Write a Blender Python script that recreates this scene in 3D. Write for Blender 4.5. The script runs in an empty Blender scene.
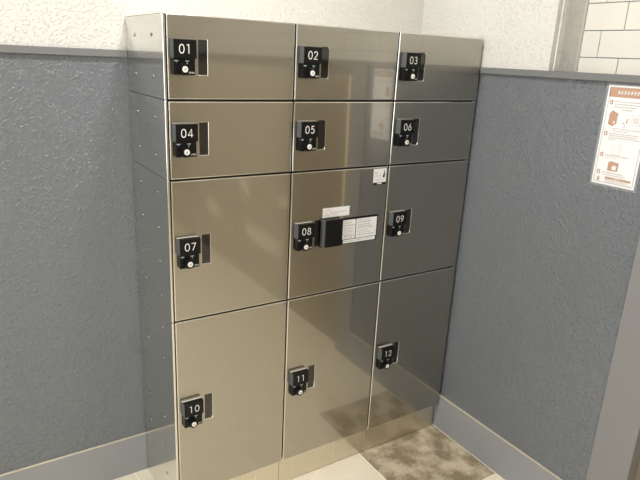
import bpy, bmesh, math, random
from mathutils import Vector, Matrix

random.seed(7)
SC = bpy.context.scene
COL = SC.collection
PI = math.pi

# ------------------------------------------------------------------ view
SC.view_settings.view_transform = 'Standard'
SC.view_settings.look = 'None'
SC.view_settings.gamma = 1.0
SC.view_settings.use_curve_mapping = False
SC.view_settings.exposure = 0.0
SC.cycles.use_denoising = True
SC.cycles.max_bounces = 10
SC.cycles.glossy_bounces = 6
SC.cycles.caustics_reflective = True
SC.cycles.sample_clamp_indirect = 6.0

# ------------------------------------------------------------------ dimensions (metres)
W = 1.2075          # bank of lockers: x 0..W, front y = 0, back y = D
D = 0.3629
XS = [0.0, 0.4068, 0.8069, W]
ZS = [1.6734, 1.4501, 1.2258, 0.782, 0.1217]   # row edges from the top
KIN = 0.0245        # plinth set back
XR = W + 0.0122     # right wall face
RAIL_T, RAIL_B = 1.5739, 1.5524
BB = 0.1632
XT = 1.372          # tiled wall behind the counter opening
CEIL = 2.62
XL, YF = -2.7, -4.6

# ------------------------------------------------------------------ materials
def new_mat(name):
    m = bpy.data.materials.new(name); m.use_nodes = True
    nt = m.node_tree
    b = nt.nodes['Principled BSDF']
    return m, nt, b

def plain(name, col, rough=0.5, metal=0.0, spec=0.5):
    m, nt, b = new_mat(name)
    b.inputs['Base Color'].default_value = (*col, 1)
    b.inputs['Roughness'].default_value = rough
    b.inputs['Metallic'].default_value = metal
    b.inputs['Specular IOR Level'].default_value = spec
    return m

def coords(nt, scale=(1, 1, 1)):
    tc = nt.nodes.new('ShaderNodeTexCoord')
    mp = nt.nodes.new('ShaderNodeMapping')
    mp.inputs['Scale'].default_value = scale
    nt.links.new(tc.outputs['Object'], mp.inputs['Vector'])
    return mp.outputs['Vector']

def stucco(name, col, rough, strength, spec=0.5, scale=140, var=0.05):
    """painted wall with an orange peel relief"""
    m, nt, b = new_mat(name)
    v = coords(nt)
    n1 = nt.nodes.new('ShaderNodeTexNoise'); n1.inputs['Scale'].default_value = scale
    n1.inputs['Detail'].default_value = 3; n1.inputs['Roughness'].default_value = 0.55
    n1.inputs['Distortion'].default_value = 0.4
    n2 = nt.nodes.new('ShaderNodeTexNoise'); n2.inputs['Scale'].default_value = scale * 0.36
    n2.inputs['Detail'].default_value = 2
    for n in (n1, n2): nt.links.new(v, n.inputs['Vector'])
    r1 = nt.nodes.new('ShaderNodeMapRange'); r1.interpolation_type = 'SMOOTHSTEP'
    r1.inputs['From Min'].default_value = 0.48; r1.inputs['From Max'].default_value = 0.72
    nt.links.new(n1.outputs['Fac'], r1.inputs['Value'])
    mul = nt.nodes.new('ShaderNodeMath'); mul.operation = 'MULTIPLY_ADD'
    nt.links.new(n2.outputs['Fac'], mul.inputs[0]); mul.inputs[1].default_value = 0.5
    nt.links.new(r1.outputs['Result'], mul.inputs[2])
    bp = nt.nodes.new('ShaderNodeBump'); bp.inputs['Strength'].default_value = strength
    bp.inputs['Distance'].default_value = 0.0035
    nt.links.new(mul.outputs[0], bp.inputs['Height'])
    nt.links.new(bp.outputs['Normal'], b.inputs['Normal'])
    n3 = nt.nodes.new('ShaderNodeTexNoise'); n3.inputs['Scale'].default_value = 3.0
    nt.links.new(v, n3.inputs['Vector'])
    cr = nt.nodes.new('ShaderNodeMix'); cr.data_type = 'RGBA'
    cr.inputs['A'].default_value = (*[c * (1 - var) for c in col], 1)
    cr.inputs['B'].default_value = (*[c * (1 + var) for c in col], 1)
    nt.links.new(n3.outputs['Fac'], cr.inputs['Factor'])
    nt.links.new(cr.outputs['Result'], b.inputs['Base Color'])
    b.inputs['Roughness'].default_value = rough
    b.inputs['Specular IOR Level'].default_value = spec
    return m

def steel(name, col, rough, stretch, bump=0.02, wave=0.0, haze=0.0, haze_rough=0.4):
    """brushed stainless sheet, grain along the axis with the small scale"""
    m, nt, b = new_mat(name)
    v = coords(nt, stretch)
    n = nt.nodes.new('ShaderNodeTexNoise'); n.inputs['Scale'].default_value = 1.0
    n.inputs['Detail'].default_value = 3; nt.links.new(v, n.inputs['Vector'])
    mr = nt.nodes.new('ShaderNodeMapRange')
    mr.inputs['To Min'].default_value = rough * 0.75; mr.inputs['To Max'].default_value = rough * 1.3
    nt.links.new(n.outputs['Fac'], mr.inputs['Value'])
    nt.links.new(mr.outputs['Result'], b.inputs['Roughness'])
    bp = nt.nodes.new('ShaderNodeBump'); bp.inputs['Strength'].default_value = bump
    bp.inputs['Distance'].default_value = 0.0004
    nt.links.new(n.outputs['Fac'], bp.inputs['Height'])
    last = bp
    if wave:
        v2 = coords(nt, (5, 5, 2.2))
        n2 = nt.nodes.new('ShaderNodeTexNoise'); n2.inputs['Scale'].default_value = 1.0
        n2.inputs['Detail'].default_value = 1; nt.links.new(v2, n2.inputs['Vector'])
        b2 = nt.nodes.new('ShaderNodeBump'); b2.inputs['Strength'].default_value = wave
        b2.inputs['Distance'].default_value = 0.01
        nt.links.new(n2.outputs['Fac'], b2.inputs['Height'])
        nt.links.new(bp.outputs['Normal'], b2.inputs['Normal'])
        last = b2
    nt.links.new(last.outputs['Normal'], b.inputs['Normal'])
    b.inputs['Base Color'].default_value = (*col, 1)
    b.inputs['Metallic'].default_value = 1.0
    if haze:
        # the brushed grain spreads part of the reflection across the grain
        h = nt.nodes.new('ShaderNodeBsdfPrincipled')
        h.inputs['Base Color'].default_value = (*[c * 0.92 for c in col], 1)
        h.inputs['Metallic'].default_value = 1.0
        h.inputs['Roughness'].default_value = haze_rough
        h.inputs['Anisotropic'].default_value = 0.95
        tv = nt.nodes.new('ShaderNodeCombineXYZ'); tv.inputs[2].default_value = 1.0
        nt.links.new(tv.outputs[0], h.inputs['Tangent'])
        mx = nt.nodes.new('ShaderNodeMixShader'); mx.inputs['Fac'].default_value = haze
        out = nt.nodes['Material Output']
        nt.links.new(b.outputs[0], mx.inputs[1]); nt.links.new(h.outputs[0], mx.inputs[2])
        nt.links.new(mx.outputs[0], out.inputs['Surface'])
    return m

M = {}
M['white_wall'] = stucco('white stucco paint', (0.60, 0.592, 0.568), 0.7, 0.62, 0.3, scale=105, var=0.02)
M['grey_wall'] = stucco('slate grey stucco paint', (0.127, 0.139, 0.157), 0.28, 0.68, 0.8, scale=120)
M['trim'] = plain('grey trim laminate', (0.245, 0.252, 0.262), 0.45)
M['rail'] = plain('dark grey rail laminate', (0.150, 0.152, 0.155), 0.5)
M['warm_trim'] = plain('warm grey casing paint', (0.205, 0.203, 0.206), 0.5)
M['caulk'] = plain('cream caulk', (0.52, 0.46, 0.36), 0.7)
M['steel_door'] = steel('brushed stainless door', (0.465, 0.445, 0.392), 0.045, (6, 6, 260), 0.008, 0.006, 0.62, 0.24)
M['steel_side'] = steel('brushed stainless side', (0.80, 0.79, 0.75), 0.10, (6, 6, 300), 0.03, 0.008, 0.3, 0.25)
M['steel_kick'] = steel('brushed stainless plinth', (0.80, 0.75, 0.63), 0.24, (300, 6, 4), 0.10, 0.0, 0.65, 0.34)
M['steel_edge'] = plain('bright steel edge', (0.78, 0.76, 0.71), 0.18, 1.0)
M['carcass'] = plain('dark carcass', (0.03, 0.028, 0.026), 0.6)
M['black'] = plain('black plastic', (0.006, 0.006, 0.0065), 0.3, 0, 0.22)
M['black_gloss'] = plain('black gloss recess', (0.006, 0.0055, 0.005), 0.04, 0, 0.9)
M['cap_side'] = plain('grey cap shell', (0.075, 0.080, 0.085), 0.4)
M['cap_rim'] = plain('pale cap rim', (0.45, 0.43, 0.39), 0.4)  # lit back strip of the black cap's top, light put into the colour
M['white_ink'] = plain('white print', (0.80, 0.80, 0.78), 0.5)
M['blue_ink'] = plain('pale blue print', (0.42, 0.55, 0.62), 0.5)
M['dial_face'] = plain('silver dial face', (0.80, 0.79, 0.76), 0.4, 0.2)
M['paper'] = plain('white paper', (0.72, 0.73, 0.75), 0.55)
M['ink'] = plain('grey ink', (0.20, 0.20, 0.20), 0.7)
M['faint_ink'] = plain('light grey ink', (0.42, 0.42, 0.41), 0.7)
M['red_ink'] = plain('pale red ink', (0.70, 0.36, 0.33), 0.7)
M['brown_ink'] = plain('brown print', (0.40, 0.23, 0.15), 0.6)
M['light_brown'] = plain('light brown print', (0.44, 0.27, 0.19), 0.6)
M['pale_brown'] = plain('pale brown print', (0.60, 0.48, 0.40), 0.6)
M['rivet'] = plain('steel rivet', (0.24, 0.24, 0.24), 0.2, 1.0)
M['tile_white'] = plain('white glazed tile', (0.70, 0.675, 0.62), 0.22)
M['grout'] = plain('blue grey grout', (0.20, 0.23, 0.29), 0.8)
M['shade_white'] = stucco('white return paint', (0.74, 0.74, 0.70), 0.7, 0.35, 0.3, var=0.02)
M['tan'] = plain('tan panel', (0.40, 0.355, 0.28), 0.55)
M['brown'] = plain('brown door panel', (0.21, 0.17, 0.12), 0.5)
M['wood_edge'] = plain('pale wood edge', (0.88, 0.68, 0.42), 0.35)  # pale warm colour stands in for a highlight
M['beige'] = plain('beige wall paint', (0.55, 0.50, 0.41), 0.7)
M['ceiling'] = plain('ceiling paint', (0.80, 0.78, 0.73), 0.8)
M['clear_edge'] = None

def laminate():
    m, nt, b = new_mat('clear laminate film')
    b.inputs['Base Color'].default_value = (0.85, 0.88, 0.88, 1)
    b.inputs['Roughness'].default_value = 0.12
    b.inputs['Transmission Weight'].default_value = 0.0
    b.inputs['Alpha'].default_value = 0.16
    return m
M['laminate'] = laminate()

def lamp_mat():
    m, nt, b = new_mat('lamp diffuser')
    b.inputs['Emission Color'].default_value = (1, 0.93, 0.82, 1)
    b.inputs['Emission Strength'].default_value = 3.0
    b.inputs['Base Color'].default_value = (0.9, 0.9, 0.9, 1)
    return m
M['lamp'] = lamp_mat()

def floor_mat():
    m, nt, b = new_mat('concrete look floor tile')
    tc = nt.nodes.new('ShaderNodeTexCoord')
    sep = nt.nodes.new('ShaderNodeSeparateXYZ'); nt.links.new(tc.outputs['Object'], sep.inputs[0])
    def mth(op, a, bb, c=None):
        n = nt.nodes.new('ShaderNodeMath'); n.operation = op
        for i, q in enumerate((a, bb, c)):
            if q is None: continue
            if isinstance(q, (int, float)): n.inputs[i].default_value = q
            else: nt.links.new(q, n.inputs[i])
        return n.outputs[0]
    T = 0.42
    # joints
    def joint(out, off):
        f = mth('FRACT', mth('DIVIDE', mth('SUBTRACT', out, off), T), 0)
        return mth('LESS_THAN', mth('ABSOLUTE', mth('SUBTRACT', f, 0.5), 0), 0.5 - 0.0055)
    jx = joint(sep.outputs['X'], 0.790); jy = joint(sep.outputs['Y'], -0.352)
    tile = mth('MULTIPLY', jx, jy)            # 1 inside a tile, 0 in a joint
    n1 = nt.nodes.new('ShaderNodeTexNoise'); n1.inputs['Scale'].default_value = 10
    n1.inputs['Detail'].default_value = 6; n1.inputs['Roughness'].default_value = 0.65
    n2 = nt.nodes.new('ShaderNodeTexNoise'); n2.inputs['Scale'].default_value = 140
    n2.inputs['Detail'].default_value = 3
    for n in (n1, n2): nt.links.new(tc.outputs['Object'], n.inputs['Vector'])
    base = nt.nodes.new('ShaderNodeMix'); base.data_type = 'RGBA'
    base.inputs['A'].default_value = (0.56, 0.49, 0.37, 1); base.inputs['B'].default_value = (0.88, 0.83, 0.71, 1)
    s = mth('MULTIPLY_ADD', n2.outputs['Fac'], 0.9, mth('MULTIPLY', n1.outputs['Fac'], 0.6))
    s = mth('SUBTRACT', s, 0.25)
    nt.links.new(s, base.inputs['Factor'])
    # the one stained tile in the corner by the lockers
    inx = mth('GREATER_THAN', sep.outputs['X'], 0.792)
    iny = mth('GREATER_THAN', sep.outputs['Y'], -0.350)
    mask = mth('MULTIPLY', inx, iny)
    mr = nt.nodes.new('ShaderNodeMapRange'); mr.inputs['From Min'].default_value = 0.42
    mr.inputs['From Max'].default_value = 0.62
    nt.links.new(n1.outputs['Fac'], mr.inputs['Value'])
    st = nt.nodes.new('ShaderNodeMix'); st.data_type = 'RGBA'
    st.inputs['A'].default_value = (0.22, 0.175, 0.112, 1); st.inputs['B'].default_value = (0.52, 0.45, 0.335, 1)
    sf = mth('ADD', mr.outputs['Result'], mth('MULTIPLY', mth('SUBTRACT', n2.outputs['Fac'], 0.5), 0.8))
    nt.links.new(sf, st.inputs['Factor'])
    mx = nt.nodes.new('ShaderNodeMix'); mx.data_type = 'RGBA'
    nt.links.new(mask, mx.inputs['Factor'])
    nt.links.new(base.outputs['Result'], mx.inputs['A']); nt.links.new(st.outputs['Result'], mx.inputs['B'])
    jm = nt.nodes.new('ShaderNodeMix'); jm.data_type = 'RGBA'
    jm.inputs['A'].default_value = (0.82, 0.76, 0.63, 1)
    nt.links.new(tile, jm.inputs['Factor']); nt.links.new(mx.outputs['Result'], jm.inputs['B'])
    nt.links.new(jm.outputs['Result'], b.inputs['Base Color'])
    bp = nt.nodes.new('ShaderNodeBump'); bp.inputs['Strength'].default_value = 0.3
    bp.inputs['Distance'].default_value = 0.002
    nt.links.new(n2.outputs['Fac'], bp.inputs['Height']); nt.links.new(bp.outputs['Normal'], b.inputs['Normal'])
    b.inputs['Roughness'].default_value = 0.6
    return m
M['floor'] = floor_mat()

# ------------------------------------------------------------------ mesh helpers
def finish(name, bm, mats, parent=None, smooth=False):
    me = bpy.data.meshes.new(name)
    bm.normal_update(); bm.to_mesh(me); bm.free()
    if not isinstance(mats, (list, tuple)): mats = [mats]
    for q in mats: me.materials.append(q)
    if smooth:
        for p in me.polygons: p.use_smooth = True
    o = bpy.data.objects.new(name, me); COL.objects.link(o)
    if parent is not None: o.parent = parent
    return o

def box(bm, x0, x1, y0, y1, z0, z1, mi=0, bev=0.0, seg=2):
    vs = [bm.verts.new((x, y, z)) for x in (x0, x1) for y in (y0, y1) for z in (z0, z1)]
    idx = [(0, 1, 3, 2), (4, 6, 7, 5), (0, 4, 5, 1), (2, 3, 7, 6), (0, 2, 6, 4), (1, 5, 7, 3)]
    fs = [bm.faces.new([vs[i] for i in f]) for f in idx]
    for f in fs: f.material_index = mi
    bmesh.ops.recalc_face_normals(bm, faces=fs)
    if bev:
        es = list({e for f in fs for e in f.edges})
        r = bmesh.ops.bevel(bm, geom=es, offset=bev, segments=seg, profile=0.5, affect='EDGES', clamp_overlap=True)
        for f in r['faces']: f.material_index = mi
    return fs

def quad(bm, pts, mi=0):
    f = bm.faces.new([bm.verts.new(p) for p in pts]); f.material_index = mi
    return f

def cyl(bm, c, axis, r0, r1, h, n=32, mi=0, cap=True):
    """frustum from c along axis ('-y' or '-x')"""
    a = []; b = []
    for i in range(n):
        t = 2 * PI * i / n
        if axis == '-y':
            a.append(bm.verts.new((c[0] + r0 * math.cos(t), c[1], c[2] + r0 * math.sin(t))))
            b.append(bm.verts.new((c[0] + r1 * math.cos(t), c[1] - h, c[2] + r1 * math.sin(t))))
        else:
            a.append(bm.verts.new((c[0], c[1] + r0 * math.cos(t), c[2] + r0 * math.sin(t))))
            b.append(bm.verts.new((c[0] - h, c[1] + r1 * math.cos(t), c[2] + r1 * math.sin(t))))
    fs = []
    for i in range(n):
        j = (i + 1) % n
        fs.append(bm.faces.new((a[i], a[j], b[j], b[i])))
    if cap:
        fs.append(bm.faces.new(a)); fs.append(bm.faces.new(b))
    for f in fs: f.material_index = mi
    bmesh.ops.recalc_face_normals(bm, faces=fs)
    return fs

def structure(o):
    o['kind'] = 'structure'; return o

def tag(o, label, cat, group=None):
    o['label'] = label; o['category'] = cat
    if group: o['group'] = group
    return o

def empty(name, loc):
    o = bpy.data.objects.new(name, None); COL.objects.link(o)
    o.location = loc; o.empty_display_size = 0.05
    return o

def sbox(name, mat, *b, bev=0.0):
    bm = bmesh.new(); box(bm, *b, bev=bev)
    return structure(finish(name, bm, mat))

# thin strokes lying on a plane facing -y (x right, z up)
def stroke(bm, pts, w, y, th=0.0006, mi=0, closed=False):
    P = [Vector((p[0], p[1])) for p in pts]
    n = len(P); L = []; R = []
    for i in range(n):
        if closed: d = P[(i + 1) % n] - P[(i - 1) % n]
        elif i == 0: d = P[1] - P[0]
        elif i == n - 1: d = P[-1] - P[-2]
        else: d = (P[i + 1] - P[i]).normalized() + (P[i] - P[i - 1]).normalized()
        d.normalize(); nn = Vector((-d.y, d.x))
        k = 1.0
        if not closed and 0 < i < n - 1:
            c = abs(nn.dot(Vector((-(P[i] - P[i - 1]).normalized().y, (P[i] - P[i - 1]).normalized().x))))
            k = min(1 / max(c, 0.4), 1.8)
        L.append(P[i] + nn * w / 2 * k); R.append(P[i] - nn * w / 2 * k)
    vl = [bm.verts.new((q.x, y - th, q.y)) for q in L]; vr = [bm.verts.new((q.x, y - th, q.y)) for q in R]
    for i in range(n if closed else n - 1):
        j = (i + 1) % n
        f = bm.faces.new((vl[i], vr[i], vr[j], vl[j])); f.material_index = mi

def arc(cx, cz, rx, rz, a0, a1, n=14):
    return [(cx + rx * math.cos(math.radians(a0 + (a1 - a0) * i / n)), cz + rz * math.sin(math.radians(a0 + (a1 - a0) * i / n))) for i in range(n + 1)]

# digit outlines in a box 0..0.62 wide, 0..1 high
def digit(ch):
    S = []
    if ch == '0': S = [(arc(.31, .5, .27, .47, 0, 360, 28)[:-1], True)]
    elif ch == '1': S = [([(.12, .92), (.36, .96), (.36, .02)], False)]
    elif ch == '2': S = [(arc(.30, .70, .23, .26, 170, -35, 14) + [(.06, .04), (.58, .04)], False)]
    elif ch == '3': S = [(arc(.29, .74, .20, .22, 150, -90, 12) + arc(.28, .27, .25, .24, 85, -150, 14), False)]
    elif ch == '4': S = [([(.46, .02), (.46, .94), (.04, .27), (.62, .27)], False)]
    elif ch == '5': S = [([(.54, .95), (.20, .95), (.13, .56)] + arc(.29, .32, .26, .29, 105, -150, 14), False)]
    elif ch == '6': S = [(arc(.31, .30, .25, .27, 0, 360, 24)[:-1], True), ([(.09, .42), (.40, .97)], False)]
    elif ch == '7': S = [([(.05, .95), (.58, .95), (.20, .02)], False)]
    elif ch == '8': S = [(arc(.31, .73, .20, .23, 0, 360, 22)[:-1], True), (arc(.31, .26, .25, .25, 0, 360, 24)[:-1], True)]
    elif ch == '9': S = [(arc(.31, .70, .25, .27, 0, 360, 24)[:-1], True), ([(.53, .58), (.22, .03)], False)]
    return S

# ------------------------------------------------------------------ lockers
def door_mesh(x0, x1, z0, z1, hole, r=0.003, t=0.019):
    bm = bmesh.new()
    def ring(i, y): return [bm.verts.new(p) for p in ((x0 + i, y, z0 + i), (x1 - i, y, z0 + i), (x1 - i, y, z1 - i), (x0 + i, y, z1 - i))]
    seq = []
    N = 4
    for k in range(N + 1):
        a = PI / 2 * k / N
        seq.append(ring(r - r * math.sin(a), r - r * math.cos(a)))
    seq.append(ring(0, t))
    rings = seq
    for q, (A, B) in enumerate(zip(rings[:-1], rings[1:])):
        for i in range(4):
            j = (i + 1) % 4
            f = bm.faces.new((A[i], A[j], B[j], B[i])); f.material_index = 1
    bm.faces.new(list(reversed(rings[-1])))
    hx0, hx1, hz0, hz1 = hole
    H = [bm.verts.new(p) for p in ((hx0, 0, hz0), (hx1, 0, hz0), (hx1, 0, hz1), (hx0, 0, hz1))]
    def hr(i, y): return [bm.verts.new(p) for p in ((hx0 + i, y, hz0 + i), (hx1 - i, y, hz0 + i), (hx1 - i, y, hz1 - i), (hx0 + i, y, hz1 - i))]
    H2 = hr(.0008, .0006); H3 = hr(.0018, .0022); H4 = hr(.0018, .0100)
    A = rings[0]
    for i in range(4):
        j = (i + 1) % 4
        bm.faces.new((A[i], H[i], H[j], A[j]))
        for p, q in ((H, H2), (H2, H3), (H3, H4)):
            f = bm.faces.new((p[i], q[i], q[j], p[j])); f.material_index = 1
    bm.faces.new(H4)
    bmesh.ops.recalc_face_normals(bm, faces=bm.faces)
    return bm

def glyph_row(bm, x, z, n, h, w, y, mi=0, gap=0.25):
    """a row of small unreadable character-like marks"""
    for i in range(n):
        cx = x + i * w * (1 + gap)
        st = h * 0.16
        k = random.randint(2, 3)
        for q in range(k):
            zz = z + h * (q + 0.3) / k
            stroke(bm, [(cx, zz), (cx + w * random.uniform(.6, 1), zz + h * random.uniform(-.08, .08))], st, y, mi=mi)
        xx = cx + w * random.uniform(.3, .7)
        stroke(bm, [(xx, z), (xx, z + h)], st, y, mi=mi)

def line_row(bm, x, z, wtot, h, y, mi=0, plane=None):
    """a printed line as broken dashes"""
    p = x
    while p < x + wtot:
        l = random.uniform(.003, .010)
        e = min(p + l, x + wtot)
        if e - p > .001:
            quad(bm, [(p, y, z), (e, y, z), (e, y, z + h), (p, y, z + h)], mi)
        p = e + random.uniform(.0008, .003)

LOCK_Z = [1.5655, 1.3415, 1.0065, 0.4520]   # centre height of each row's number plate split line
ROWNAME = ['top', 'second', 'third', 'bottom']
COLNAME = ['left', 'middle', 'right']

def locker(c, r, num):
    x0, x1 = XS[c], XS[c + 1]; z1, z0 = ZS[r], ZS[r + 1]
    root = empty('locker', (x0, D, z0))
    size = ['small', 'small', 'medium', 'tall'][r]
    tag(root, '%s stainless steel locker with black number plate reading %s' % (size, num), 'locker', 'numbered steel lockers')
    off = Vector((x0, D, z0))
    def put(name, bm, mats, parent=None, smooth=False):
        if parent is None:
            bmesh.ops.translate(bm, verts=bm.verts, vec=-off)
        else:
            bmesh.ops.translate(bm, verts=bm.verts, vec=-off)
        return finish(name, bm, mats, parent or root, smooth)
    # carcass
    bm = bmesh.new()
    cx0 = x0 + (0.0075 if c == 0 else 0.0006)
    box(bm, cx0, x1 - .0006, .0215, D - .002, z0 + .0004, z1 - .0004)
    car = put('carcass', bm, M['carcass'])
    if r == 0:
        bm = bmesh.new(); box(bm, x0 + .0006, x1 - .0006, .0200, D - .002, z1 - .0003, z1 + .0012)
        put('top_panel', bm, M['steel_edge'])
    if c == 0:
        bm = bmesh.new(); zb = z0 if r < 3 else 0.0005
        box(bm, 0, .0072, -.0008, D - .002, zb + .0005, z1 - .0005, bev=.0020, seg=3)
        for fc in bm.faces:
            if max(v.co.y for v in fc.verts) < .01: fc.material_index = 1
        sp = put('side_panel', bm, [M['steel_side'], M['steel_edge']])
        zr = [z for z in (1.62, 1.508, 1.396, 1.286, 1.173, 1.062, .953, .840, .727, .616, .388, .275, .156) if z0 < z < z1]
        for z in zr:
            for y in ((.096, .262) if z > .5 else (.106, .274)):
                bm = bmesh.new()
                R, h = .0054, .0032
                cyl(bm, (0, y, z), '-x', R, R * .8, h * .6, 16, cap=False)
                cyl(bm, (-h * .6, y, z), '-x', R * .8, R * .3, h * .4, 16)
                put('rivet', bm, M['rivet'], sp, True)
    # door
    ex = .0108 if c == 0 else x0 + .0022
    lx = [0, XS[1] - .004, XS[2] - .002][c] + [0, 0, .003, .0045][r]     # lock offset per column and row
    lz = LOCK_Z[r]
    hole = (lx + .0975, lx + .1265, lz - .0480, lz + .0480)
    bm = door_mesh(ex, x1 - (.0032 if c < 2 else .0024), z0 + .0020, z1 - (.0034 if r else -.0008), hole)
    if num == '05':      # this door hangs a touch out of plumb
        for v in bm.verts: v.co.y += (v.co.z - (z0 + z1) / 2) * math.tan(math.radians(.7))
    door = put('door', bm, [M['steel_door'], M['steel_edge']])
    bm = bmesh.new()
    box(bm, hole[0] + .0021, hole[1] - .0021, .0030, .0097, hole[2] + .0021, hole[3] - .0021)
    put('finger_pull', bm, M['black_gloss'], door)['label'] = 'black finger pull recess'
    # lock body (lower half) + number plate cap (upper half)
    a, b_ = lx + .0215, lx + .0845
    bm = bmesh.new()
    box(bm, a + .0015, b_ - .001, -.0150, -.0002, lz - .0475, lz + .0440, bev=.0012)
    lock = put('lock', bm, [M['black']])
    # dial
    dx, dz = lx + .0500, lz - .0318
    bm = bmesh.new()
    cyl(bm, (dx, -.0148, dz), '-y', .0170, .0162, .004, 36)
    cyl(bm, (dx, -.0186, dz), '-y', .0138, .0130, .0100, 36)
    dial = put('dial', bm, M['black'], lock)
    bm = bmesh.new()
    cyl(bm, (dx, -.0286, dz), '-y', .0082, .0078, .0014, 28)
    put('dial_face', bm, M['dial_face'], lock)['label'] = 'round silver dial face'
    bm = bmesh.new(); stroke(bm, [(dx - .0030, dz - .0026), (dx + .0030, dz + .0026)], .0018, -.0301)
    put('key_slot', bm, M['black'], lock)
    # printed marks
    bm = bmesh.new()
    y = -.0151
    for mx in (lx + .0305, lx + .0610):
        mz = lz - .0115
        quad(bm, [(mx - .0055, y - .0003, mz), (mx + .0055, y - .0003, mz), (mx + .0055, y - .0003, mz + .0022), (mx - .0055, y - .0003, mz + .0022)], 0)
        quad(bm, [(mx - .0014, y - .0003, mz - .0006), (mx, y - .0003, mz - .0044), (mx + .0014, y - .0003, mz - .0006)], 0)
    glyph_row(bm, lx + .0655, lz - .0430, 5, .0048, .0026, y, 1)
    stroke(bm, [(lx + .058, lz - .0190), (lx + .062, lz - .0160)], .0014, y, mi=1)
    put('lock_marking', bm, [M['blue_ink'], M['white_ink']], lock)['label'] = 'pale printed marks'
    # number plate: shell that flares to the left, black face
    bm = bmesh.new()
    zb, zt = lz - .0035, lz + .0455
    yb, yf = -.0003, -.0215
    back = [(lx + .0185, yb, zb), (b_ + .0010, yb, zb), (b_ + .0010, yb, zt + .0005), (lx + .0185, yb, zt + .0005)]
    mid = [(lx + .0190, -.0075, zb), (b_ + .0010, -.0075, zb), (b_ + .0010, -.0075, zt + .0005), (lx + .0190, -.0075, zt + .0005)]
    fro = [(a, yf, zb), (b_ + .0012, yf, zb), (b_ + .0012, yf, zt - .001), (a, yf, zt - .001)]
    V = [[bm.verts.new(p) for p in q] for q in (back, mid, fro)]
    for q in range(2):
        for i in range(4):
            j = (i + 1) % 4
            f = bm.faces.new((V[q][i], V[q][j], V[q + 1][j], V[q + 1][i])); f.material_index = 1 if i != 2 else (2 if q == 0 else 0)
    bm.faces.new(V[0])
    bm.faces.new(V[2])
    bmesh.ops.recalc_face_normals(bm, faces=bm.faces)
    plate = put('number_plate', bm, [M['black'], M['cap_side'], M['cap_rim']])
    # numerals
    bm = bmesh.new()
    hgt = .0240; wd = hgt * .62; gap = .0045
    tot = 2 * wd + gap
    ccx = (a + b_) / 2 + .0008; zz = lz + .0205 - hgt / 2
    for i, ch in enumerate(num):
        bx = ccx - tot / 2 + i * (wd + gap)
        if ch == '1': bx -= .001
        for pts, closed in digit(ch):
            stroke(bm, [(bx + px * hgt, zz + pz * hgt) for px, pz in pts], .0022, yf, th=.0004, closed=closed)
    put('numeral', bm, M['white_ink'], plate)['label'] = 'white numerals %s' % num
    return root, put

n = 1
lockers = {}
for r in range(4):
    for c in range(3):
        root, put = locker(c, r, '%02d' % n)
        lockers[n] = (root, put); n += 1

# notice holder, label and sticker on locker 08
root, put = lockers[8]
bm = bmesh.new()
box(bm, .527, .772, -.0030, -.0002, .9545, 1.0495, bev=.001)
holder = put('notice_holder', bm, M['black']); holder['label'] = 'black holder with printed white cards'
bm = bmesh.new()
box(bm, .5345, .6050, -.0240, -.0028, .9590, 1.0560, bev=.0020)
put('card_box', bm, M['black'], holder)
bm = bmesh.new()
box(bm, .5265, .5347, -.0225, -.0028, .9600, 1.0550, bev=.0018)
put('side_rail', bm, M['cap_side'], holder)
bm = bmesh.new()
y = -.0036
def sheet(x0, x1, z0, z1, mi=0, yy=y):
    quad(bm, [(x0, yy, z0), (x1, yy, z0), (x1, yy, z1), (x0, yy, z1)], mi)
sheet(.617, .673, .972, 1.043); sheet(.676, .767, .972, 1.043); sheet(.6225, .764, .9575, .970)
for (xa, wtot) in ((.621, .046), (.681, .080)):
    z = 1.036
    while z > .975:
        line_row(bm, xa + random.uniform(0, .006), z, wtot * random.uniform(.6, 1), .0022, y - .0003, random.choice((1, 2, 2)))
        z -= random.uniform(.006, .010)
line_row(bm, .627, .9630, .120, .0022, y - .0003, 2)
put('notice_card', bm, [M['paper'], M['ink'], M['faint_ink']], holder)['label'] = 'white cards with small grey print'
bm = bmesh.new()
y = -.0004
sheet(.530, .6475, 1.0570, 1.0955, 3, -.0003)
sheet(.534, .644, 1.0600, 1.0925, 0, -.0006)
line_row(bm, .541, 1.0830, .026, .0032, -.0009, 1)
line_row(bm, .541, 1.0745, .010, .0032, -.0009, 1); line_row(bm, .562, 1.0750, .072, .0026, -.0009, 1)
line_row(bm, .541, 1.0665, .020, .0032, -.0009, 1); line_row(bm, .570, 1.0675, .020, .0022, -.0009, 2)
put('caution_label', bm, [M['paper'], M['red_ink'], M['faint_ink'], M['laminate']])['label'] = 'white label with small red print'
bm = bmesh.new()
sheet(.7395, .7965, 1.1590, 1.2160, 0, -.0006)
sheet(.7395, .7965, 1.1590, 1.1670, 1, -.0009)
sheet(.757, .778, 1.1612, 1.1655, 0, -.0012)
glyph_row(bm, .745, 1.1980, 3, .0065, .0035, -.0007, 2); glyph_row(bm, .745, 1.1885, 5, .006, .0045, -.0007, 3)
glyph_row(bm, .744, 1.1745, 9, .0050, .0036, -.0007, 3)
yy = -.0010
bm.faces.new([bm.verts.new((.7870 + .0026 * math.cos(t * PI / 8), yy, 1.2070 + .0030 * math.sin(t * PI / 8))) for t in range(16)]).material_index = 1
quad(bm, [(.7800, yy, 1.1850), (.7890, yy, 1.1840), (.7910, yy, 1.2010), (.7855, yy, 1.2020)], 1)
quad(bm, [(.7795, yy, 1.1845), (.7838, yy, 1.1890), (.7860, yy, 1.1975), (.7840, yy, 1.1960)], 1)
put('sticker', bm, [M['paper'], M['black'], M['ink'], M['faint_ink']])['label'] = 'small white sticker with black figure and band'

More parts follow.
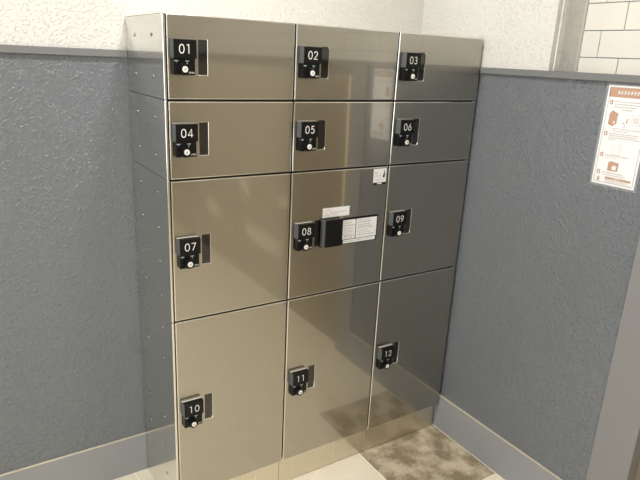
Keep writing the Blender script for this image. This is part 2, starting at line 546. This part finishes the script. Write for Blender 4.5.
# small scuffs on the lower doors
def scuff(nm, segs):
    root, put = lockers[nm]
    for p in segs:
        bm = bmesh.new(); stroke(bm, p, .0012, -.0001, th=.0003)
        put('scratch', bm, M['steel_edge'])['label'] = 'pale scratch near the door foot'
scuff(11, [[(.432, .178), (.441, .171), (.447, .167)], [(.462, .205), (.480, .206)], [(.500, .208), (.507, .207)], [(.735, .150), (.757, .156)]])

# plinth: three sections, continuous look
for c in range(3):
    bm = bmesh.new()
    x0 = XS[c] + (.0082 if c == 0 else .0008); x1 = XS[c + 1] - (.0008 if c < 2 else .006)
    box(bm, x0, x1, KIN, D - .02, .0005, ZS[4] - .0010, bev=.0008, seg=1)
    o = finish('locker_plinth', bm, M['steel_kick'])
    lab = ['brushed steel plinth under the lockers on the left, below locker 10',
           'brushed steel plinth under the middle column, below locker 11',
           'brushed steel plinth in the corner, below locker 12'][c]
    tag(o, lab, 'plinth', 'plinth sections under the lockers')

# ------------------------------------------------------------------ the room
def wall_split(name, boxes, mats):
    bm = bmesh.new()
    for b, mi in boxes: box(bm, *b, mi=mi)
    return structure(finish(name, bm, mats))

ZM = (RAIL_T + RAIL_B) / 2
TW = 0.15
sbox('floor', M['floor'], XL - .2, XR + 2.2, YF - .2, D + .2, -.1, 0)
sbox('ceiling', M['ceiling'], XL - .2, XR + 2.2, YF - .2, D + .2, CEIL, CEIL + .1)
wall_split('wall_back', [((XL, XR + .3, D, D + .15, 0, ZM), 0), ((XL, XR + .3, D, D + .15, ZM, CEIL), 1)], [M['grey_wall'], M['white_wall']])
YE = -.291           # end of the full-height part of the right wall
YC0, YC1 = -.708, -.838   # casing
wall_split('wall_right', [((XR, XR + .14, YC0 - .05, D - .0005, 0, ZM), 0), ((XR, XR + .14, YE, D - .0005, ZM, CEIL), 1)], [M['grey_wall'], M['white_wall']])
# white return of the opening with a raised corner strip
wall_split('trim_4', [((XR + .020, XR + .046, YE - .006, YE - .0005, RAIL_T + .001, CEIL), 0)], [M['white_wall']])
sbox('wall_opening', M['shade_white'], XR + .1402, XR + .30, YE, D - .0005, ZM, CEIL)
# tiled wall behind the counter opening
def tiled():
    bm = bmesh.new()
    box(bm, XT + .004, XT + .12, YF, YE - .0003, ZM - .2, CEIL, mi=1)
    th, tl, g = .0863, .157, .0026
    z = 1.6235 - th
    row = 0
    while z < CEIL:
        z0 = max(z + g / 2, ZM); z1 = min(z + th - g / 2, CEIL - .001)
        off = -.437 if row % 2 == 0 else -.437 + tl / 2
        k = off - math.floor((off - YE) / tl) * tl
        y = YE + ((off - YE) % tl)
        while y > YF:
            y1 = min(y - g / 2, YE - .003); y0 = y - tl + g / 2
            if y1 - y0 > .004:
                box(bm, XT, XT + .006, y0, y1, z0, z1, mi=0, bev=.0008, seg=1)
            y -= tl
        z += th; row += 1
    return structure(finish('wall_tiled', bm, [M['tile_white'], M['grout']]))
tiled()
# counter front under the ledge: casing, then tan panels
sbox('trim_5', M['warm_trim'], XR - .006, XR + .05, YC1, YC0, 0, RAIL_B - .0005, bev=.001)
sbox('door_1', M['brown'], XR + .040, XR + .085, -1.52, YC1 - .0005, .0005, RAIL_B - .001)
sbox('wall_counter', M['tan'], XR + .045, XR + .145, YF, -1.5205, 0, RAIL_B)
sbox('trim_6', M['wood_edge'], XR - .006, XR + .0398, -.856, -.8385, .70, 1.50, bev=.001)  # added strip, out of view, puts a warm vertical highlight in the steel
# rails and ledge
sbox('trim_1', M['rail'], XL, -.0005, D - .013, D - .0002, RAIL_B, RAIL_T, bev=.001)
sbox('trim_2', M['rail'], XR - .0115, XR - .0002, YE, -.002, RAIL_B, RAIL_T, bev=.001)
bm = bmesh.new(); box(bm, XR - .013, XT - .0005, YF, YE - .0005, RAIL_B, RAIL_T, bev=.001)
structure(finish('trim_3', bm, M['rail']))
# baseboards with a bead of cream caulk on top
def base(name, b, cb):
    bm = bmesh.new(); box(bm, *b, mi=0); box(bm, *cb, mi=1)
    return structure(finish(name, bm, [M['trim'], M['caulk']]))
base('baseboard_back', (XL, -.0005, D - .009, D - .0002, .0005, BB - .002), (XL, -.0005, D - .0085, D - .0002, BB - .002, BB))
base('baseboard_right', (XR - .009, XR - .0002, YC0 + .0005, .33, .0005, BB - .002), (XR - .0085, XR - .0002, YC0 + .0005, .33, BB - .002, BB))
# far sides of the room, seen only in the steel
SUN = Vector((1, -.20, -.42))
def hit(y, z):          # where the sun ray to (XR + .045, y, z) crosses the left wall
    t = XR + .045 - XL
    return y - SUN.y * t, z - SUN.z * t
panes = [(-2.87, -2.62, .31, .46), (-2.12, -1.59, .29, .43), (-2.23, -2.07, .62, .735), (-1.64, -1.49, .64, .74)]
bm = bmesh.new()
HO = []
for y0, y1, z0, z1 in panes:
    a = hit(y0, z0); b = hit(y1, z1); HO.append((a[0], b[0], a[1], b[1]))
ys = sorted({YF, D + .15} | {q for h in HO for q in h[:2]}); zs = sorted({0, CEIL} | {q for h in HO for q in h[2:]})
for ya, yb in zip(ys[:-1], ys[1:]):
    for za, zb in zip(zs[:-1], zs[1:]):
        my, mz = (ya + yb) / 2, (za + zb) / 2
        if any(h[0] < my < h[1] and h[2] < mz < h[3] for h in HO): continue
        box(bm, XL - .03, XL, ya, yb, za, zb)
structure(finish('wall_left', bm, M['beige']))
for k, h in enumerate(HO):
    bm = bmesh.new(); e = .03
    box(bm, XL - .005, XL + .012, h[0] - e, h[1] + e, h[3], h[3] + e); box(bm, XL - .005, XL + .012, h[0] - e, h[1] + e, h[2] - e, h[2])
    box(bm, XL - .005, XL + .012, h[0] - e, h[0], h[2], h[3]); box(bm, XL - .005, XL + .012, h[1], h[1] + e, h[2], h[3])
    structure(finish('window_%d' % (k + 1), bm, M['trim']))
sbox('wall_front', M['beige'], XL, XR + 2, YF - .15, YF, 0, CEIL)

# ------------------------------------------------------------------ poster on the right wall (facing -x)
def poster():
    t = empty('poster', (XR, -.59, 1.39))
    tag(t, 'laminated white instruction poster with brown header on the grey right wall', 'poster')
    # local: u to the right in the photo (towards -y), v up
    U0, Z0 = -.512, 1.234
    def P(u, v, d): return (XR - d - XR, (U0 - u) + .59, (Z0 + v) - 1.39)
    Wd, Hh = .155, .316
    def rect(bm, u0, u1, v0, v1, d, mi): 
        f = bm.faces.new([bm.verts.new(P(*q, d)) for q in ((u0, v0), (u1, v0), (u1, v1), (u0, v1))]); f.material_index = mi
    def poly(bm, pts, d, mi):
        f = bm.faces.new([bm.verts.new(P(*q, d)) for q in pts]); f.material_index = mi
    bm = bmesh.new()
    fs = []
    vs = [bm.verts.new(P(u, v, d)) for u in (0, Wd) for v in (0, Hh) for d in (-.0002, .0012)]
    for f in ((0, 1, 3, 2), (4, 6, 7, 5), (0, 4, 5, 1), (2, 3, 7, 6), (0, 2, 6, 4), (1, 5, 7, 3)): bm.faces.new([vs[i] for i in f])
    bmesh.ops.recalc_face_normals(bm, faces=bm.faces)
    o = finish('laminate', bm, M['laminate'], t); o['label'] = 'clear laminate film with a see-through border'
    bm = bmesh.new()
    m = .007
    rect(bm, m, Wd - m, m, Hh - m, .0016, 0)
    d = .0019
    # thin brown frame line
    e = m + .006; w = .0018
    rect(bm, e, e + w, e, Hh - e, d, 3); rect(bm, Wd - e - w, Wd - e, e, Hh - e, d, 3)
    rect(bm, e, Wd - e, e, e + w, d, 3)
    # header band
    rect(bm, e, Wd - e, Hh - e - .029, Hh - e, d, 2)
    d = .0022
    def glyphs(u, v, n, h, wd, mi, d=.0023):
        for i in range(n):
            a = u + i * wd * 1.22
            for q in range(3):
                vv = v + h * (q + .2) / 3
                rect(bm, a, a + wd * random.uniform(.6, 1), vv, vv + h * .15, d, mi)
            b = a + wd * random.uniform(.3, .6)
            rect(bm, b, b + wd * .2, v, v + h, d + .0002, mi)
    def text(u, v, wt, h, mi):
        p = u
        while p < u + wt:
            e2 = min(p + random.uniform(.002, .007), u + wt)
            if e2 - p > .0008: rect(bm, p, e2, v, v + h, d, mi)
            p = e2 + random.uniform(.0006, .002)
    glyphs(.040, Hh - .033, 8, .0105, .0082, 0)
    def step(v):
        rect(bm, .0195, .0300, v, v + .0125, d, 2)
        rect(bm, .0232, .0262, v + .0025, v + .0100, d + .0002, 0)
    # step 1
    step(.252)
    for i, (l, a) in enumerate(((.085, .037), (.094, .037), (.070, .037), (.060, .062))): text(a, .2600 - i * .0078, l - (a - .037), .0024, 3)
    # open locker drawing
    poly(bm, [(.0260, .192), (.0260, .224), (.0320, .2330), (.0530, .2270), (.0530, .196), (.0400, .187)], d, 2)
    poly(bm, [(.0320, .2330), (.0350, .2350), (.0560, .2230), (.0530, .2200)], d + .0002, 1)
    poly(bm, [(.0420, .197), (.0460, .195), (.0470, .203), (.0430, .204)], d + .0003, 0)
    # key in hand drawing
    for pts in ([(.070, .205), (.078, .222), (.083, .224), (.080, .214), (.074, .203)], ): 
        poly(bm, pts, d, 4); poly(bm, [(u * .96 + .0030, v * .97 + .0065) for u, v in pts], d + .0002, 0)
    poly(bm, [(.082, .200), (.085, .214), (.088, .214), (.086, .200)], d, 2); rect(bm, .071, .078, .198, .2005, d, 2)
    rect(bm, .076, .083, .187, .1885, d, 3); rect(bm, .078, .081, .190, .195, d, 3)
    # keypad drawing
    rect(bm, .099, .126, .196, .226, d, 4); rect(bm, .1005, .1245, .1975, .2245, d + .0002, 0)
    for i in range(3):
        for j in range(3): rect(bm, .1055 + i * .0055, .1085 + i * .0055, .203 + j * .0060, .2065 + j * .0060, d + .0003, 2)
    text(.040, .1800, .094, .0022, 3); text(.045, .1730, .050, .0022, 3)
    # step 2
    step(.158)
    for i, l in enumerate((.093, .090, .098, .022)): text(.037, .1650 - i * .0062, l, .0022, 3)
    rect(bm, .058, .082, .102, .136, d, 4); rect(bm, .0592, .0808, .1032, .1348, d + .0002, 0)
    for i in range(5): text(.0620, .106 + i * .0060, .017, .0022, 2)
    # step 3
    step(.093); text(.037, .0975, .075, .0024, 3); text(.037, .0905, .040, .0020, 4)
    poly(bm, [(.052, .052), (.052, .078), (.060, .0820), (.086, .0790), (.086, .054), (.070, .052)], d, 2)
    poly(bm, [(.066, .055), (.064, .066), (.072, .0720), (.082, .068), (.081, .056)], d + .0002, 4)
    poly(bm, [(.068, .057), (.067, .065), (.072, .0690), (.079, .066), (.078, .058)], d + .0003, 0)
    # step 4
    step(.039); text(.037, .0440, .068, .0024, 3); text(.037, .0375, .078, .0022, 3)
    poly(bm, [(.024, .014), (.023, .024), (.027, .0320), (.032, .0300), (.033, .018), (.030, .014)], d, 4)
    poly(bm, [(.0255, .016), (.0250, .024), (.0280, .0295), (.0310, .0275), (.0310, .019)], d + .0002, 2)
    rect(bm, .050, .134, .0260, .0325, d, 2); glyphs(.080, .0272, 4, .0040, .0040, 0, d + .0003)
    rect(bm, .050, .134, .0158, .0258, d, 4); rect(bm, .0510, .1330, .0166, .0256, d + .0002, 0)
    d += .0004
    for i in range(3): text(.053, .0180 + i * .0028, .072, .0012, 3)
    finish('paper', bm, [M['paper'], M['brown_ink'], M['light_brown'], M['ink_brown'], M['pale_brown']], t)['label'] = 'white paper with brown printed steps and drawings'
M['ink_brown'] = plain('dark brown ink', (0.42, 0.36, 0.32), 0.7)
poster()

# ------------------------------------------------------------------ light
def area(name, loc, rot, sx, sy, power, col):
    l = bpy.data.lights.new(name, 'AREA'); l.shape = 'RECTANGLE'; l.size = sx; l.size_y = sy
    l.energy = power; l.color = col
    o = bpy.data.objects.new(name, l); COL.objects.link(o)
    o.location = loc; o.rotation_euler = rot
    return o
area('ceiling_downlight', (.25, -.42, CEIL - .02), (0, 0, 0), .16, .16, 18.5, (1, .95, .87))
area('ceiling_downlight', (-1.1, -.42, CEIL - .02), (0, 0, 0), .16, .16, 18, (1, .965, .91))
area('ceiling_lamp', (-.3, -2.6, CEIL - .02), (0, 0, 0), 1.2, 1.0, 46, (1, .95, .88))
area('window_daylight', (XL + .05, -1.2, 1.5), (0, math.radians(-90), 0), 1.6, 2.0, 48, (.86, .94, 1))  # added cool fill panel inside the left wall, not a built window
sun = bpy.data.lights.new('sun', 'SUN'); sun.energy = 3.0; sun.angle = math.radians(.6); sun.color = (1, .95, .86)
so = bpy.data.objects.new('sun', sun); COL.objects.link(so)
so.rotation_euler = SUN.to_track_quat('-Z', 'Y').to_euler()

w = bpy.data.worlds.new('World'); SC.world = w; w.use_nodes = True
w.node_tree.nodes['Background'].inputs['Color'].default_value = (.9, .95, 1, 1)
w.node_tree.nodes['Background'].inputs['Strength'].default_value = 0.3

# ------------------------------------------------------------------ camera
f, rx, ry, rz, cx, cy, cz = 583.9231, 0.3034, -0.0488, -0.5792, -0.5209, -1.6039, 1.5822
cam = bpy.data.cameras.new('camera'); cam.sensor_fit = 'HORIZONTAL'; cam.sensor_width = 36
cam.lens = 36 * f / 640; cam.clip_start = .02
co = bpy.data.objects.new('camera', cam); COL.objects.link(co)
def axes():
    c, s = math.cos(rx), math.sin(rx); C, S = math.cos(rz), math.sin(rz); k, q = math.cos(ry), math.sin(ry)
    def toworld(u, v, d):
        x = k * u + q * v; z2 = -q * u + k * v
        y = c * d + s * z2; z = -s * d + c * z2
        return Vector((C * x - S * y, S * x + C * y, z))
    return toworld(1, 0, 0), toworld(0, 1, 0), toworld(0, 0, 1)
R_, U_, F_ = axes()
mat = Matrix((R_, U_, -F_)).transposed().to_4x4(); mat.translation = (cx, cy, cz)
co.matrix_world = mat
SC.camera = co
